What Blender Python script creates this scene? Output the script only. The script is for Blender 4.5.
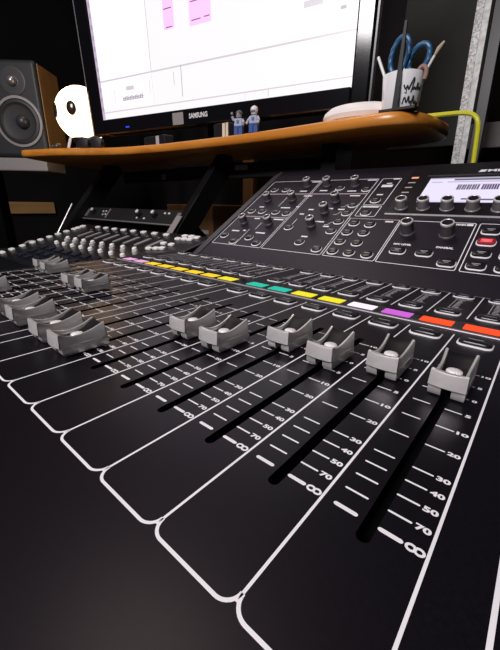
import bpy, bmesh, math, random
from mathutils import Matrix, Vector
random.seed(7)
for o in list(bpy.data.objects): bpy.data.objects.remove(o)
scene = bpy.context.scene
COL = scene.collection
MM = 0.001
PI = math.pi

# ------------------------------------------------------------------ camera
cam_data = bpy.data.cameras.new('camera')
cam_data.sensor_fit = 'HORIZONTAL'; cam_data.sensor_width = 36.0
cam_data.lens = 340.9/500*36.0
cam_data.clip_start = 0.004; cam_data.clip_end = 30
cam = bpy.data.objects.new('camera', cam_data); COL.objects.link(cam)
R0 = Vector((0.76119892, 0.64831982, 0.01605049))
R1 = Vector((0.22864118, -0.24512521, -0.94214481))
R2 = Vector((-0.60687678, 0.72082941, -0.33482165))
CAM = Vector((3.64, -61.82, 67.27))
m = Matrix.Identity(4)
for i in range(3):
    m[i][0] = R0[i]; m[i][1] = -R1[i]; m[i][2] = -R2[i]; m[i][3] = CAM[i]*MM
cam.matrix_world = m
scene.camera = cam

# ------------------------------------------------------------------ world, lights, exposure
w = bpy.data.worlds.new('world'); scene.world = w; w.use_nodes = True
w.node_tree.nodes['Background'].inputs[0].default_value = (0.55, 0.55, 0.7, 1)
w.node_tree.nodes['Background'].inputs[1].default_value = 0.012
def area(name, loc, target, sx, sy, power, color):
    d = bpy.data.lights.new(name, 'AREA'); d.shape = 'RECTANGLE'; d.size = sx; d.size_y = sy
    d.energy = power; d.color = color
    o = bpy.data.objects.new(name, d); COL.objects.link(o)
    o.location = loc
    o.rotation_euler = (Vector(target)-Vector(loc)).to_track_quat('-Z', 'Y').to_euler()
    return o
area('front_key_light', (-0.17, -1.06, 0.98), (-0.1, 0.1, 0.0), 0.45, 0.45, 26, (1.0, 0.95, 0.97))  # unseen key light, set well below the ceiling to brighten the cap fronts
area('ceiling_light_room', (-0.75, 0.25, 1.62), (-0.75, 0.24, 0.0), 0.5, 0.3, 5.0, (1.0, 0.85, 0.7))
vs = scene.view_settings
vs.view_transform = 'Standard'; vs.look = 'None'; vs.exposure = 0.0; vs.gamma = 1.0
try: vs.use_curve_mapping = False
except Exception: pass

# ------------------------------------------------------------------ materials
MATS = {}
def mat(name, color, rough=0.5, metal=0.0, var=0.0, vscale=40.0, bump=0.0, bscale=800.0, spec=0.5, coat=0.0, emit=None, estr=0.0, tint=None):
    if name in MATS: return MATS[name]
    M = bpy.data.materials.new(name); M.use_nodes = True
    nt = M.node_tree; b = nt.nodes['Principled BSDF']
    c = tuple(color)+(1,)
    b.inputs['Base Color'].default_value = c
    b.inputs['Roughness'].default_value = rough
    b.inputs['Metallic'].default_value = metal
    b.inputs['Specular IOR Level'].default_value = spec
    b.inputs['Coat Weight'].default_value = coat
    if tint: b.inputs['Specular Tint'].default_value = tuple(tint)+(1,)
    tc = nt.nodes.new('ShaderNodeTexCoord')
    n = nt.nodes.new('ShaderNodeTexNoise'); n.inputs['Scale'].default_value = vscale; n.inputs['Detail'].default_value = 4
    nt.links.new(tc.outputs['Object'], n.inputs['Vector'])
    r = nt.nodes.new('ShaderNodeValToRGB')
    lo = [max(0, x*(1-var)) for x in color]; hi = [min(1, x*(1+var)) for x in color]
    r.color_ramp.elements[0].position = 0.3; r.color_ramp.elements[1].position = 0.7
    r.color_ramp.elements[0].color = tuple(lo)+(1,); r.color_ramp.elements[1].color = tuple(hi)+(1,)
    nt.links.new(n.outputs['Fac'], r.inputs['Fac'])
    if var > 0: nt.links.new(r.outputs['Color'], b.inputs['Base Color'])
    if bump > 0:
        n2 = nt.nodes.new('ShaderNodeTexNoise'); n2.inputs['Scale'].default_value = bscale; n2.inputs['Detail'].default_value = 2
        nt.links.new(tc.outputs['Object'], n2.inputs['Vector'])
        bp = nt.nodes.new('ShaderNodeBump'); bp.inputs['Strength'].default_value = bump; bp.inputs['Distance'].default_value = 0.0004
        nt.links.new(n2.outputs['Fac'], bp.inputs['Height']); nt.links.new(bp.outputs['Normal'], b.inputs['Normal'])
    if emit is not None:
        b.inputs['Emission Color'].default_value = tuple(emit)+(1,)
        b.inputs['Emission Strength'].default_value = estr
    MATS[name] = M
    return M
def wood(name, c1, c2, rough=0.35, scale=(3, 40, 40), coat=0.3):
    M = bpy.data.materials.new(name); M.use_nodes = True
    nt = M.node_tree; b = nt.nodes['Principled BSDF']
    tc = nt.nodes.new('ShaderNodeTexCoord'); mp = nt.nodes.new('ShaderNodeMapping'); mp.inputs['Scale'].default_value = scale
    n = nt.nodes.new('ShaderNodeTexNoise'); n.inputs['Scale'].default_value = 1.0; n.inputs['Detail'].default_value = 6; n.inputs['Distortion'].default_value = 0.6
    r = nt.nodes.new('ShaderNodeValToRGB'); r.color_ramp.elements[0].position = 0.3; r.color_ramp.elements[1].position = 0.7
    r.color_ramp.elements[0].color = tuple(c1)+(1,); r.color_ramp.elements[1].color = tuple(c2)+(1,)
    nt.links.new(tc.outputs['Object'], mp.inputs['Vector']); nt.links.new(mp.outputs['Vector'], n.inputs['Vector'])
    nt.links.new(n.outputs['Fac'], r.inputs['Fac']); nt.links.new(r.outputs['Color'], b.inputs['Base Color'])
    b.inputs['Roughness'].default_value = rough; b.inputs['Coat Weight'].default_value = coat; b.inputs['Coat Roughness'].default_value = 0.25
    MATS[name] = M; return M
def glow(name, color, strength=1.0):
    return mat(name, tuple(x*0.3 for x in color), 0.35, emit=color, estr=strength)

panel_black = mat('powder_coated_black', (0.0045, 0.0036, 0.0062), 0.36, var=0.2, vscale=900, bump=0.035, bscale=4000, spec=0.30, tint=(0.93, 0.86, 1.0))
slope_black = mat('painted_slope_grey', (0.0105, 0.0087, 0.0145), 0.42, var=0.15, vscale=700, bump=0.12, bscale=2500, spec=0.4, tint=(0.95, 0.84, 1.0))
body_black = mat('console_body_black', (0.012, 0.011, 0.014), 0.5, bump=0.1)
slot_black = mat('slot_black', (0.0015, 0.0015, 0.0015), 0.8, spec=0.1)
print_white = mat('white_print', (0.80, 0.78, 0.82), 0.6, var=0.04)
print_dim = mat('grey_print', (0.42, 0.39, 0.42), 0.6, var=0.05)
print_pink = mat('pinkish_print', (0.34, 0.29, 0.31), 0.5)
silver = mat('satin_silver_plastic', (0.66, 0.63, 0.625), 0.32, metal=0.5, var=0.06, vscale=300, bump=0.05, bscale=3000)
silver_knurl = mat('knurled_silver', (0.85, 0.83, 0.83), 0.4, metal=0.2, bump=1.0, bscale=1800)
inlay_dark = mat('dark_grip_rubber', (0.006, 0.005, 0.007), 0.45, spec=0.3)
button_dark = mat('button_dark', (0.010, 0.010, 0.013), 0.3, spec=0.5)
button_red = mat('button_lit_red', (0.12, 0.012, 0.02), 0.4, emit=(0.9, 0.05, 0.07), estr=0.12)
rim_white = mat('milky_rim', (0.78, 0.75, 0.78), 0.4, var=0.04)
metal_line = mat('brushed_strip', (0.45, 0.42, 0.45), 0.4, metal=0.5)
knob_grey = mat('knob_grey', (0.075, 0.066, 0.076), 0.5, var=0.15, vscale=500)
knob_rim = mat('knob_rim_metal', (0.68, 0.64, 0.66), 0.35, metal=0.4)
gloss_black = mat('gloss_black', (0.006, 0.006, 0.008), 0.12, spec=0.5)
dark_plastic = mat('dark_plastic', (0.012, 0.012, 0.016), 0.4, bump=0.05)
black_metal = mat('black_steel', (0.005, 0.005, 0.006), 0.38)
desk_black = mat('desk_black_laminate', (0.008, 0.008, 0.009), 0.6, var=0.2)
orange_wood = wood('varnished_orange_wood', (0.52, 0.17, 0.018), (0.72, 0.29, 0.045), 0.35, (4, 60, 60))
pine = wood('pine_board', (0.45, 0.25, 0.09), (0.62, 0.37, 0.15), 0.6, (40, 3, 40), 0.0)
brown_board = wood('brown_board', (0.16, 0.08, 0.035), (0.24, 0.13, 0.06), 0.6, (20, 20, 4), 0.0)
mid_grey = mat('mid_grey_plastic', (0.20, 0.20, 0.21), 0.5, var=0.08)
light_grey = mat('light_grey_plastic', (0.45, 0.44, 0.45), 0.45, var=0.05)
white_plastic = mat('white_plastic', (0.80, 0.78, 0.78), 0.4, var=0.02)
ceramic = mat('white_ceramic', (0.82, 0.82, 0.84), 0.25, coat=0.4)
ink = mat('black_ink', (0.01, 0.01, 0.012), 0.6)

# ------------------------------------------------------------------ mesh builder (millimetres)
def X(loc=(0, 0, 0), rx=0, ry=0, rz=0):
    return Matrix.Translation(Vector(loc)) @ Matrix.Rotation(rz, 4, 'Z') @ Matrix.Rotation(ry, 4, 'Y') @ Matrix.Rotation(rx, 4, 'X')
def basis(o, a, b, c):
    M = Matrix.Identity(4)
    for i in range(3):
        M[i][0] = a[i]; M[i][1] = b[i]; M[i][2] = c[i]; M[i][3] = o[i]
    return M
_txt = {}
def text_geo(s, size=1.0, bold=0.0):
    k = (s, bold)
    if k not in _txt:
        cu = bpy.data.curves.new('t', 'FONT'); cu.body = s; cu.size = 1.0; cu.offset = bold; cu.align_x = 'LEFT'; cu.resolution_u = 3
        ob = bpy.data.objects.new('t', cu); COL.objects.link(ob)
        dg = bpy.context.evaluated_depsgraph_get()
        me = bpy.data.meshes.new_from_object(ob.evaluated_get(dg))
        vs_ = [v.co.copy() for v in me.vertices]; fs = [tuple(p.vertices) for p in me.polygons]
        x0 = min(v.x for v in vs_); x1 = max(v.x for v in vs_); y0 = min(v.y for v in vs_); y1 = max(v.y for v in vs_)
        _txt[k] = ([(v.x-x0, v.y-y0) for v in vs_], fs, x1-x0, y1-y0)
        bpy.data.objects.remove(ob); bpy.data.meshes.remove(me); bpy.data.curves.remove(cu)
    return _txt[k]
class MB:
    def __init__(s, T=None): s.v = []; s.f = []; s.mi = []; s.T = T or Matrix.Identity(4); s.cm = 0
    def add(s, verts, faces):
        o = len(s.v); s.v += [s.T @ Vector(p) for p in verts]
        for f in faces: s.f.append(tuple(o+i for i in f)); s.mi.append(s.cm)
        return s
    def poly(s, pts): return s.add(pts, [tuple(range(len(pts)))])
    def box(s, x0, x1, y0, y1, z0, z1):
        v = [(x, y, z) for z in (z0, z1) for y in (y0, y1) for x in (x0, x1)]
        return s.add(v, [(0, 2, 3, 1), (4, 5, 7, 6), (0, 1, 5, 4), (2, 6, 7, 3), (0, 4, 6, 2), (1, 3, 7, 5)])
    def loft(s, rings, cap=True, closed=True):
        n = len(rings[0]); v = [p for r in rings for p in r]; f = []
        for i in range(len(rings)-1):
            for j in range(n if closed else n-1):
                k = (j+1) % n
                f.append((i*n+j, i*n+k, (i+1)*n+k, (i+1)*n+j))
        if cap: f.append(tuple(reversed(range(n)))); f.append(tuple((len(rings)-1)*n+j for j in range(n)))
        return s.add(v, f)
    def prism(s, pts, z0, z1): return s.loft([[(p[0], p[1], z0) for p in pts], [(p[0], p[1], z1) for p in pts]])
    def lathe(s, prof, seg=24, cx=0, cy=0, sy=1.0):
        rings = [[(cx+r*math.cos(2*PI*j/seg), cy+sy*r*math.sin(2*PI*j/seg), z) for j in range(seg)] for r, z in prof]
        return s.loft(rings)
    def tube(s, path, r, seg=8):
        P = [Vector(p) for p in path]; rings = []
        up = Vector((0.13, 0.31, 0.94)).normalized()
        for i, p in enumerate(P):
            t = (P[min(i+1, len(P)-1)]-P[max(i-1, 0)]).normalized()
            a = t.cross(up)
            if a.length < 1e-3: a = t.cross(Vector((1, 0, 0)))
            a.normalize(); b = t.cross(a)
            rr = r[i] if isinstance(r, (list, tuple)) else r
            rings.append([p+a*rr*math.cos(2*PI*j/seg)+b*rr*math.sin(2*PI*j/seg) for j in range(seg)])
        return s.loft(rings)
    def ribbon(s, pts, wd, z=0.08, closed=False):
        n = len(pts); L = []; Rr = []
        for i in range(n):
            if closed: a, b = pts[i-1], pts[(i+1) % n]
            else: a, b = pts[max(i-1, 0)], pts[min(i+1, n-1)]
            dx, dy = b[0]-a[0], b[1]-a[1]; l = math.hypot(dx, dy) or 1
            nx, ny = -dy/l*wd/2, dx/l*wd/2
            L.append((pts[i][0]+nx, pts[i][1]+ny, z)); Rr.append((pts[i][0]-nx, pts[i][1]-ny, z))
        v = L+Rr; f = []
        for i in range(n if closed else n-1):
            k = (i+1) % n; f.append((n+i, n+k, k, i))
        return s.add(v, f)
    def rect(s, x0, x1, y0, y1, z=0.08): return s.add([(x0, y0, z), (x1, y0, z), (x1, y1, z), (x0, y1, z)], [(0, 1, 2, 3)])
    def text(s, t, x, y, wd, ht, bold=0.03, z=0.08):
        v, f, tw, th = text_geo(t, 1, bold)
        return s.add([(x+p[0]/tw*wd, y+p[1]/th*ht, z) for p in v], f)
    def build(s, name, mats, parent=None, smooth=False, bevel=0, seg=2, local=False, angle=35):
        me = bpy.data.meshes.new(name)
        bm = bmesh.new()
        vv = [bm.verts.new(p*MM) for p in s.v]
        for f, mi in zip(s.f, s.mi):
            try:
                fc = bm.faces.new([vv[i] for i in f]); fc.material_index = mi
            except ValueError: pass
        bmesh.ops.recalc_face_normals(bm, faces=bm.faces) if smooth or bevel else None
        bm.to_mesh(me); bm.free()
        for mt in (mats if isinstance(mats, (list, tuple)) else [mats]): me.materials.append(mt)
        o = bpy.data.objects.new(name, me); COL.objects.link(o)
        if smooth:
            for p in me.polygons: p.use_smooth = True
            try: me.set_sharp_from_angle(angle=math.radians(angle))
            except Exception: pass
        if bevel:
            b = o.modifiers.new('bevel', 'BEVEL'); b.width = bevel*MM; b.segments = seg; b.limit_method = 'ANGLE'; b.angle_limit = math.radians(40)
        if parent is not None:
            o.parent = parent
            if not local: o.matrix_parent_inverse = Matrix.Translation(-origin_of(parent))
        return o
ORG = {}
def origin_of(o): return ORG.get(o.name, Vector((0, 0, 0)))
def thing(name, label, cat, loc, group=None):
    o = bpy.data.objects.new(name, None); COL.objects.link(o)
    o.empty_display_size = 0.02; o.location = Vector(loc)*MM; ORG[o.name] = Vector(loc)*MM
    o['label'] = label; o['category'] = cat
    if group: o['group'] = group
    return o
def tag(o, label, cat, group=None):
    o['label'] = label; o['category'] = cat
    if group: o['group'] = group
    return o
def struct(o): o['kind'] = 'structure'; return o
def put(o, parent, loc, rx=0):
    """place a child whose mesh sits round its own origin"""
    o.parent = parent; o.matrix_parent_inverse = Matrix.Translation(-origin_of(parent))
    o.location = Vector(loc)*MM; o.rotation_euler = (rx, 0, 0); return o
def clone(o, parent, loc, rx=0):
    c = o.copy(); COL.objects.link(c); put(c, parent, loc, rx)
    for ch in o.children:
        d = ch.copy(); COL.objects.link(d); d.parent = c
    return c
def chaikin(p, n=2, closed=False):
    for _ in range(n):
        q = [] if closed else [p[0]]
        rng = range(len(p)) if closed else range(len(p)-1)
        for i in rng:
            a, b = Vector(p[i]), Vector(p[(i+1) % len(p)])
            q += [a*0.75+b*0.25, a*0.25+b*0.75]
        if not closed: q.append(p[-1])
        p = q
    return [Vector(x) for x in p]
def rrect(w_, d_, r, n=5, cx=0, cy=0):
    out = []
    for sx, sy, a0 in ((1, 1, 0), (-1, 1, 90), (-1, -1, 180), (1, -1, 270)):
        for i in range(n+1):
            a = math.radians(a0+90*i/n)
            out.append((cx+sx*(w_/2-r)+r*math.cos(a), cy+sy*(d_/2-r)+r*math.sin(a)))
    return out

# ------------------------------------------------------------------ room
wall_dark = mat('dark_wall', (0.012, 0.011, 0.012), 0.85, var=0.35, vscale=2.0, spec=0.2)
carpet = mat('dark_carpet', (0.010, 0.010, 0.012), 0.95, var=0.3, vscale=30)
ceil_m = mat('dark_ceiling', (0.02, 0.02, 0.02), 0.9)
struct(MB().box(-2600, 1700, -2600, 1700, -820, -790).build('floor', carpet))
struct(MB().box(-2600, 1700, -2600, 1700, 1750, 1780).build('ceiling', ceil_m))
struct(MB().box(-2600, 1700, 1600, 1640, -790, 1750).build('wall_back', wall_dark))
struct(MB().box(-2600, 1700, -2640, -2600, -790, 1750).build('wall_front', wall_dark))
struct(MB().box(-2640, -2600, -2600, 1640, -790, 1750).build('wall_left', wall_dark))
struct(MB().box(1700, 1740, -2600, 1640, -790, 1750).build('wall_right', wall_dark))

# ------------------------------------------------------------------ mixing console
TH = math.radians(31); HY = 262.0
SL = X((0, HY, 0), rx=TH)                        # slope frame: x, s along slope, h out of it
CX0, CX1 = -409.0, 130.0
con = thing('mixing_console', 'large black digital mixing console with silver fader caps in the foreground', 'mixing console', (-140, 200, -80))
PITCH = 24.0; GAP = 11.6
rights = [-PITCH*k for k in range(8)] + [-(8*PITCH+GAP)-PITCH*k for k in range(8)] + [GAP+52]
# fader panel with real slots
fp = MB()
yF, yB, s0, s1 = -120.0, HY, -5.6, 108.0
xs = sorted(r-12.0 for r in rights)
hw = 1.6
prev = CX0
for xc in xs:
    fp.rect(prev, xc-hw, yF, yB, 0); prev = xc+hw
    fp.rect(xc-hw, xc+hw, yF, s0, 0); fp.rect(xc-hw, xc+hw, s1, yB, 0)
    for yy, sg in ((s0, 1), (s1, -1)):
        arcL = [(xc-hw*math.cos(math.radians(a)), yy+sg*(hw-hw*math.sin(math.radians(a))), 0) for a in (0, 22, 45, 68, 90)]
        arcR = [(2*xc-p[0], p[1], 0) for p in arcL]
        fl = [(xc-hw, yy, 0)]+list(reversed(arcL)); fr = [(xc+hw, yy, 0)]+list(reversed(arcR))
        if sg > 0: fp.poly(fl); fp.poly(list(reversed(fr)))
        else: fp.poly(list(reversed(fl))); fp.poly(fr)
fp.rect(prev, CX1, yF, yB, 0)
fp.build('fader_panel', panel_black, con)
for xc in xs:
    b = MB()
    b.rect(xc-hw, xc+hw, s0, s1, -6)
    b.add([(xc-hw, s0, 0), (xc-hw, s1, 0), (xc-hw, s1, -6), (xc-hw, s0, -6)], [(0, 1, 2, 3)])
    b.add([(xc+hw, s0, 0), (xc+hw, s1, 0), (xc+hw, s1, -6), (xc+hw, s0, -6)], [(0, 3, 2, 1)])
    b.add([(xc-hw, s0, 0), (xc+hw, s0, 0), (xc+hw, s0, -6), (xc-hw, s0, -6)], [(0, 3, 2, 1)])
    b.add([(xc-hw, s1, 0), (xc+hw, s1, 0), (xc+hw, s1, -6), (xc-hw, s1, -6)], [(0, 1, 2, 3)])
    b.build('fader_slot', slot_black, con)
# body
SLEN = 229.0
top_y = HY+SLEN*math.cos(TH); top_z = SLEN*math.sin(TH)
bd = MB()
bd.box(CX0, CX1, yF, HY, -80, -6.2)
bd.box(CX0, CX0+1.2, yF, HY, -6.2, -0.05); bd.box(CX1-1.2, CX1, yF, HY, -6.2, -0.05)
bd.box(CX0, CX1, yF, yF+1.2, -6.2, -0.05)
prof = [(HY, -80), (top_y+14, -80), (top_y+14, top_z-6), (top_y+6, top_z-0.2), (top_y, top_z-0.6), (HY, -0.6)]
bd.loft([[(-375, y, z) for y, z in prof], [(CX1, y, z) for y, z in prof]])
bd.build('console_body', body_black, con)
sp = MB(SL); sp.box(-366.5, CX1, 0.0, SLEN, -0.5, 0)
sp.build('sloped_control_panel', slope_black, con)
ck = MB(SL); ck.prism([(-377.5, -1), (-366.5, -1), (-366.5, SLEN), (-371, SLEN+2), (-377.5, SLEN-12)], -3, 1.2)
ck.build('side_cheek', mat('cheek_dark', (0.035, 0.034, 0.038), 0.4), con, bevel=1.0)

# printed markings on the fader panel
YFR = -33.3; RC = 3.6
def strip_outline(mb, xl, xr, ytop, wd):
    a = [(xl, ytop), (xl, YFR+RC)]
    a += [(xl+RC-RC*math.cos(math.radians(t)), YFR+RC-RC*math.sin(math.radians(t))) for t in range(10, 91, 10)]
    b = [(2*(xl+xr)/2-p[0], p[1]) for p in reversed(a)]
    mb.ribbon(a[1:]+b[:-1], wd, z=0.09)
SCALE = [('10', 100), ('5', 87.5), ('0', 75), ('5', 62.5), ('10', 50), ('20', 37.5), ('30', 25), ('40', 18.75), ('50', 12.5), ('70', 6.25), ('\u221e', 0)]
def inf_sign(mb, x, y, wd, ht):
    for sx in (0.27, 0.73):
        c = [(x+wd*sx+wd*0.25*math.cos(2*PI*i/12), y+ht/2+ht*0.42*math.sin(2*PI*i/12)) for i in range(12)]
        mb.ribbon(c, 0.62, z=0.08+sx*0.01, closed=True)
for r in rights[:16]:
    pr = MB()
    strip_outline(pr, r-PITCH+0.15, r-0.15, 149.5, 0.8)
    pr.ribbon([(r, 149.5), (r, YFR+1.7)], 0.7)
    for t, y in SCALE:
        h = 1.15 if t == '\u221e' else 0.62
        for xa, xb in ((r-21.1, r-15.0), (r-10.4, r-4.9)):
            n = [(xa+h/2, y-h/2), (xb-h/2, y-h/2), (xb-h*0.15, y-h*0.35), (xb, y), (xb-h*0.15, y+h*0.35), (xb-h/2, y+h/2), (xa+h/2, y+h/2), (xa+h*0.15, y+h*0.35), (xa, y), (xa+h*0.15, y-h*0.35)]
            pr.poly([(p[0], p[1], 0.08) for p in n])
        if t == '\u221e': inf_sign(pr, r-4.4, y-0.95, 3.7, 1.9)
        elif len(t) == 2: pr.text(t, r-4.3, y-0.95, 3.4, 1.9, 0.045)
        else: pr.text(t, r-4.0, y-0.95, 1.7, 1.9, 0.045)
    # upper cell frame and level meter scale
    pr.ribbon([(r, 186.5), (r, 258.5)], 0.8); pr.ribbon([(r-PITCH, 258.5), (r, 258.5)], 0.5)
    pr.build('printed_scale', print_white, con)
for x in (-8*PITCH, -203.6-8*PITCH):
    MB().ribbon([(x, 149.5), (x, YFR+1.7)], 0.7).build('printed_line', print_white, con)
pr = MB()
# frame line of the main fader strip
pr.ribbon([(GAP, 149.5), (GAP, YFR-22)], 0.95)
pr.build('printed_line', print_white, con)
for r in rights[:16]:
    pd = MB()
    for i in range(7):
        y = 211+i*4.1; wdt = (4.2, 3.2, 3.6, 3.2, 3.8, 3.0, 4.5)[i]
        pd.rect(r-13.5, r-13.5+wdt, y, y+1.9)
    pd.rect(r-16.5, r-5.0, 239.5, 240.6); pd.rect(r-16.0, r-6.5, 208, 208.8)
    pd.ribbon([(r-15.2, 209), (r-15.2, 240)], 0.5)
    pd.build('printed_meter', print_dim, con)

# metal strip and scribble-strip displays
MB().box(CX0+12, 8, 155.2, 157.6, 0.02, 0.9).build('metal_strip', metal_line, con, bevel=0.3)
MB().box(CX0+12, 8, 158.0, 176.5, 0.02, 0.5).build('display_lens_bar', gloss_black, con)
lens_colors = {'red': glow('lit_red', (1.0, 0.075, 0.01), 0.9), 'purple': glow('lit_purple', (0.56, 0.11, 0.62), 0.95), 'white': glow('lit_white', (0.95, 0.85, 0.93), 0.9),
               'yellow': glow('lit_yellow', (0.85, 0.74, 0.01), 0.9), 'teal': glow('lit_teal', (0.0, 0.50, 0.36), 0.9), 'pink': glow('lit_pink', (0.82, 0.42, 0.75), 0.8),
               'amber': glow('lit_amber', (0.95, 0.62, 0.01), 0.9)}
order = ['red', 'red', 'purple', 'white', 'yellow', 'yellow', 'teal', 'teal', 'yellow', 'amber', 'amber', 'amber', 'amber', 'amber', 'pink', 'pink']
for r, c in zip(rights[:16], order):
    d = MB(); d.prism(rrect(18.4, 11.6, 0.9, 3, r-13.2, 166.9), 0.55, 0.75)
    o = d.build('channel_display', lens_colors[c], con); o['label'] = 'backlit %s channel display' % ('yellow' if c == 'amber' else c)

# buttons -------------------------------------------------------------
def make_button(name, w_, d_, r, h=2.2, bm_=button_dark, txt=1, parent=con):
    b = MB(); rs = []
    cy = 0.45
    for k, (ins, z) in enumerate(((0, 0.1), (0, h*0.65), (0.35, h*0.9), (1.0, h))):
        rs.append([(x, y, z) for x, y in rrect(w_-1.5-2*ins, d_-1.8-2*ins, max(0.4, r-0.7-ins), 5, 0, cy)])
    b.loft(rs)
    if txt:
        b.cm = 1
        b.rect(-w_*0.22, w_*0.2, cy+0.2, cy+1.0, h+0.04)
        if txt > 1: b.rect(-w_*0.13, w_*0.12, cy-1.7, cy-0.9, h+0.04)
        if txt > 2: b.cm = 2; b.rect(-w_*0.28, w_*0.28, cy-2.6, cy+2.4, h+0.03)
    o = b.build(name, [bm_, print_dim, mat('lit_red_legend', (0.5, 0.03, 0.04), 0.4, emit=(0.95, 0.07, 0.09), estr=0.75)], None, smooth=True)
    rm = MB(); rm.loft([[(x, y, z) for x, y in rrect(w_-2*i, d_-2*i, max(0.4, r-i), 5)] for i, z in ((0, 0.05), (0.05, 0.45), (0.35, 0.7), (0.8, 0.72))])
    q = rm.build('button_rim', rim_white, o, smooth=True, local=True)
    q['label'] = 'milky white rim'
    return o
mute0 = make_button('mute_button', 16.5, 12.5, 3.6, 2.4)
solo0 = make_button('solo_button', 16.0, 11.5, 4.0, 2.2)
sel0 = make_button('select_button', 15.0, 10.5, 4.0, 2.0)
first = True
for r in rights[:16]:
    for b0, y in ((mute0, 140.0), (solo0, 193.5), (sel0, 249.0)):
        if first: put(b0, con, (r-12.6, y, 0))
        else: clone(b0, con, (r-12.6, y, 0))
    first = False

# fader caps ----------------------------------------------------------
def cap_meshes():
    body = MB(); W = 6.1; rt = 1.25
    ys = [0, 0.5, 1.6, 3.5, 6, 9, 12, 15, 17.5, 19.2, 20.2]
    def zr(y): 
        t = (y-8.0)/12.0
        return 9.1+3.3*t*t*(1.0 if t > 0 else 5.0/3.3*1.0)
    def zr2(y):
        return 9.2+2.6*((8.0-y)/8.0)**2 if y < 8 else 9.2+3.6*((y-8.0)/12.2)**1.8
    def bulge(y): return W-0.55*math.sin(PI*min(1, max(0, y/20.2)))
    rings = []
    for y in ys:
        z = zr2(y); dep = 1.0 if y < 1 else 2.7
        zv = z-dep; Wb = bulge(y)
        yo = -0.0
        rg = [(-Wb-0.15, y, 5.0), (-Wb, y, z-0.5), (-Wb+0.35, y, z), (-Wb+rt-0.2, y, z-0.05), (-Wb+rt, y, z-0.4), (-Wb+rt+0.15, y, zv+0.15), (-1.8, y, zv-0.35),
              (1.8, y, zv-0.35), (Wb-rt-0.15, y, zv+0.15), (Wb-rt, y, z-0.4), (Wb-rt+0.2, y, z-0.05), (Wb-0.35, y, z), (Wb, y, z-0.5), (Wb+0.15, y, 5.0)]
        rings.append(rg)
    # front lip: the face stands proud and its top edge is a shallow curve
    face = []
    body.loft(rings)
    # convex front plate
    n = 10; pts = []
    def plate(z, wtop, off):
        row = []
        for i in range(n+1):
            t = -1+2*i/n
            row.append((t*wtop, -0.9+0.9*t*t*0.8-off, z if z < 6 else z-0.45*(1-t*t)))
        return row
    rows = [plate(4.9, 6.35, 0.1), plate(5.2, 6.3, 0.35), plate(8.0, 6.2, 0.15), plate(10.9, 6.1, 0.0), plate(11.4, 6.05, -0.2)]
    back = [[(x, 1.0, z) for x, y, z in rows[-1]]]
    bot = [(x, 1.0, z) for x, y, z in rows[0]]
    body.loft([bot]+rows+back, cap=False, closed=False)
    # skirts each side of the stem notch
    for sx in (-1, 1):
        a, b_ = sorted((sx*1.7, sx*6.15))
        r0 = [(a, 0.4, 5.3), (b_, 0.4, 5.3), (b_, 20.4, 5.3), (a, 20.4, 5.3)]
        r1 = [(a, 0.7, 2.0), (b_, 0.7, 2.0), (b_, 21.6, 2.4), (a, 21.6, 2.4)]
        r2 = [(a, 1.6, 0.7), (b_-0.2*sx*(sx > 0)+0.2*(sx < 0)*0, 1.6, 0.7), (b_, 22.2, 1.2), (a, 22.2, 1.2)]
        body.loft([r0, r1, r2])
    # sloping back
    body.loft([[(-5.9, 20.0, 11.0), (5.9, 20.0, 11.0), (5.9, 19.0, 4), (-5.9, 19.0, 4)], [(-6.0, 20.4, 10.6), (6.0, 20.4, 10.6), (6.1, 21.8, 3), (-6.1, 21.8, 3)]])
    body.v = [Vector((p.x, p.y*1.05, p.z)) for p in body.v]
    cap = body.build('fader_cap', silver, None, smooth=True, angle=40)
    cap['label'] = 'satin silver fader cap'
    il = MB(); rows = []
    for y in [0.9, 1.5, 2.2, 3.5, 6, 9, 12, 15, 17.5, 19.2, 20.3, 20.6, 21.2]:
        z = zr2(min(y, 20.2)); dep = 2.45 if 2 < y < 17 else (0.75 if y < 1 else 1.5); zv = z-dep-(5 if y > 21 else 0); Wb = bulge(min(y, 20.2))-rt+0.12
        rows.append([(-Wb, y, zv+0.7), (-2.2, y, zv+0.05), (2.2, y, zv+0.05), (Wb, y, zv+0.7)])
    il.loft(rows, cap=False, closed=False); il.v = [Vector((p.x, p.y*1.05, p.z)) for p in il.v]
    i_ = il.build('grip_inlay', inlay_dark, cap, smooth=True, local=True); i_['label'] = 'dark concave grip inlay'
    dm = MB(); dm.lathe([(2.9, 6.3), (2.9, 7.9), (2.6, 8.3), (1.7, 8.6), (0.01, 8.7)], 20, 0, 10.6)
    d_ = dm.build('centre_dimple', silver_knurl, cap, smooth=True, local=True); d_['label'] = 'round knurled silver bump'
    st = MB(); st.box(-0.9, 0.9, 8, 14, -5.5, 5); st.build('fader_stem', slot_black, cap, local=True)
    return cap
cap0 = cap_meshes()
fy = [68.5, 68.5, 60.0, 63.0, 40.3, 41.0, -10.0, -10.0, -10.0, -9.5, 49.5, 49.5, -7.0, -14.0, 59.0, 61.0]
for i, (r, y) in enumerate(zip(rights[:16], fy)):
    if i == 0: put(cap0, con, (r-12.0, y, 0))
    else: clone(cap0, con, (r-12.0, y, 0))
clone(cap0, con, (rights[16]-12.0, 60, 0))

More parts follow.
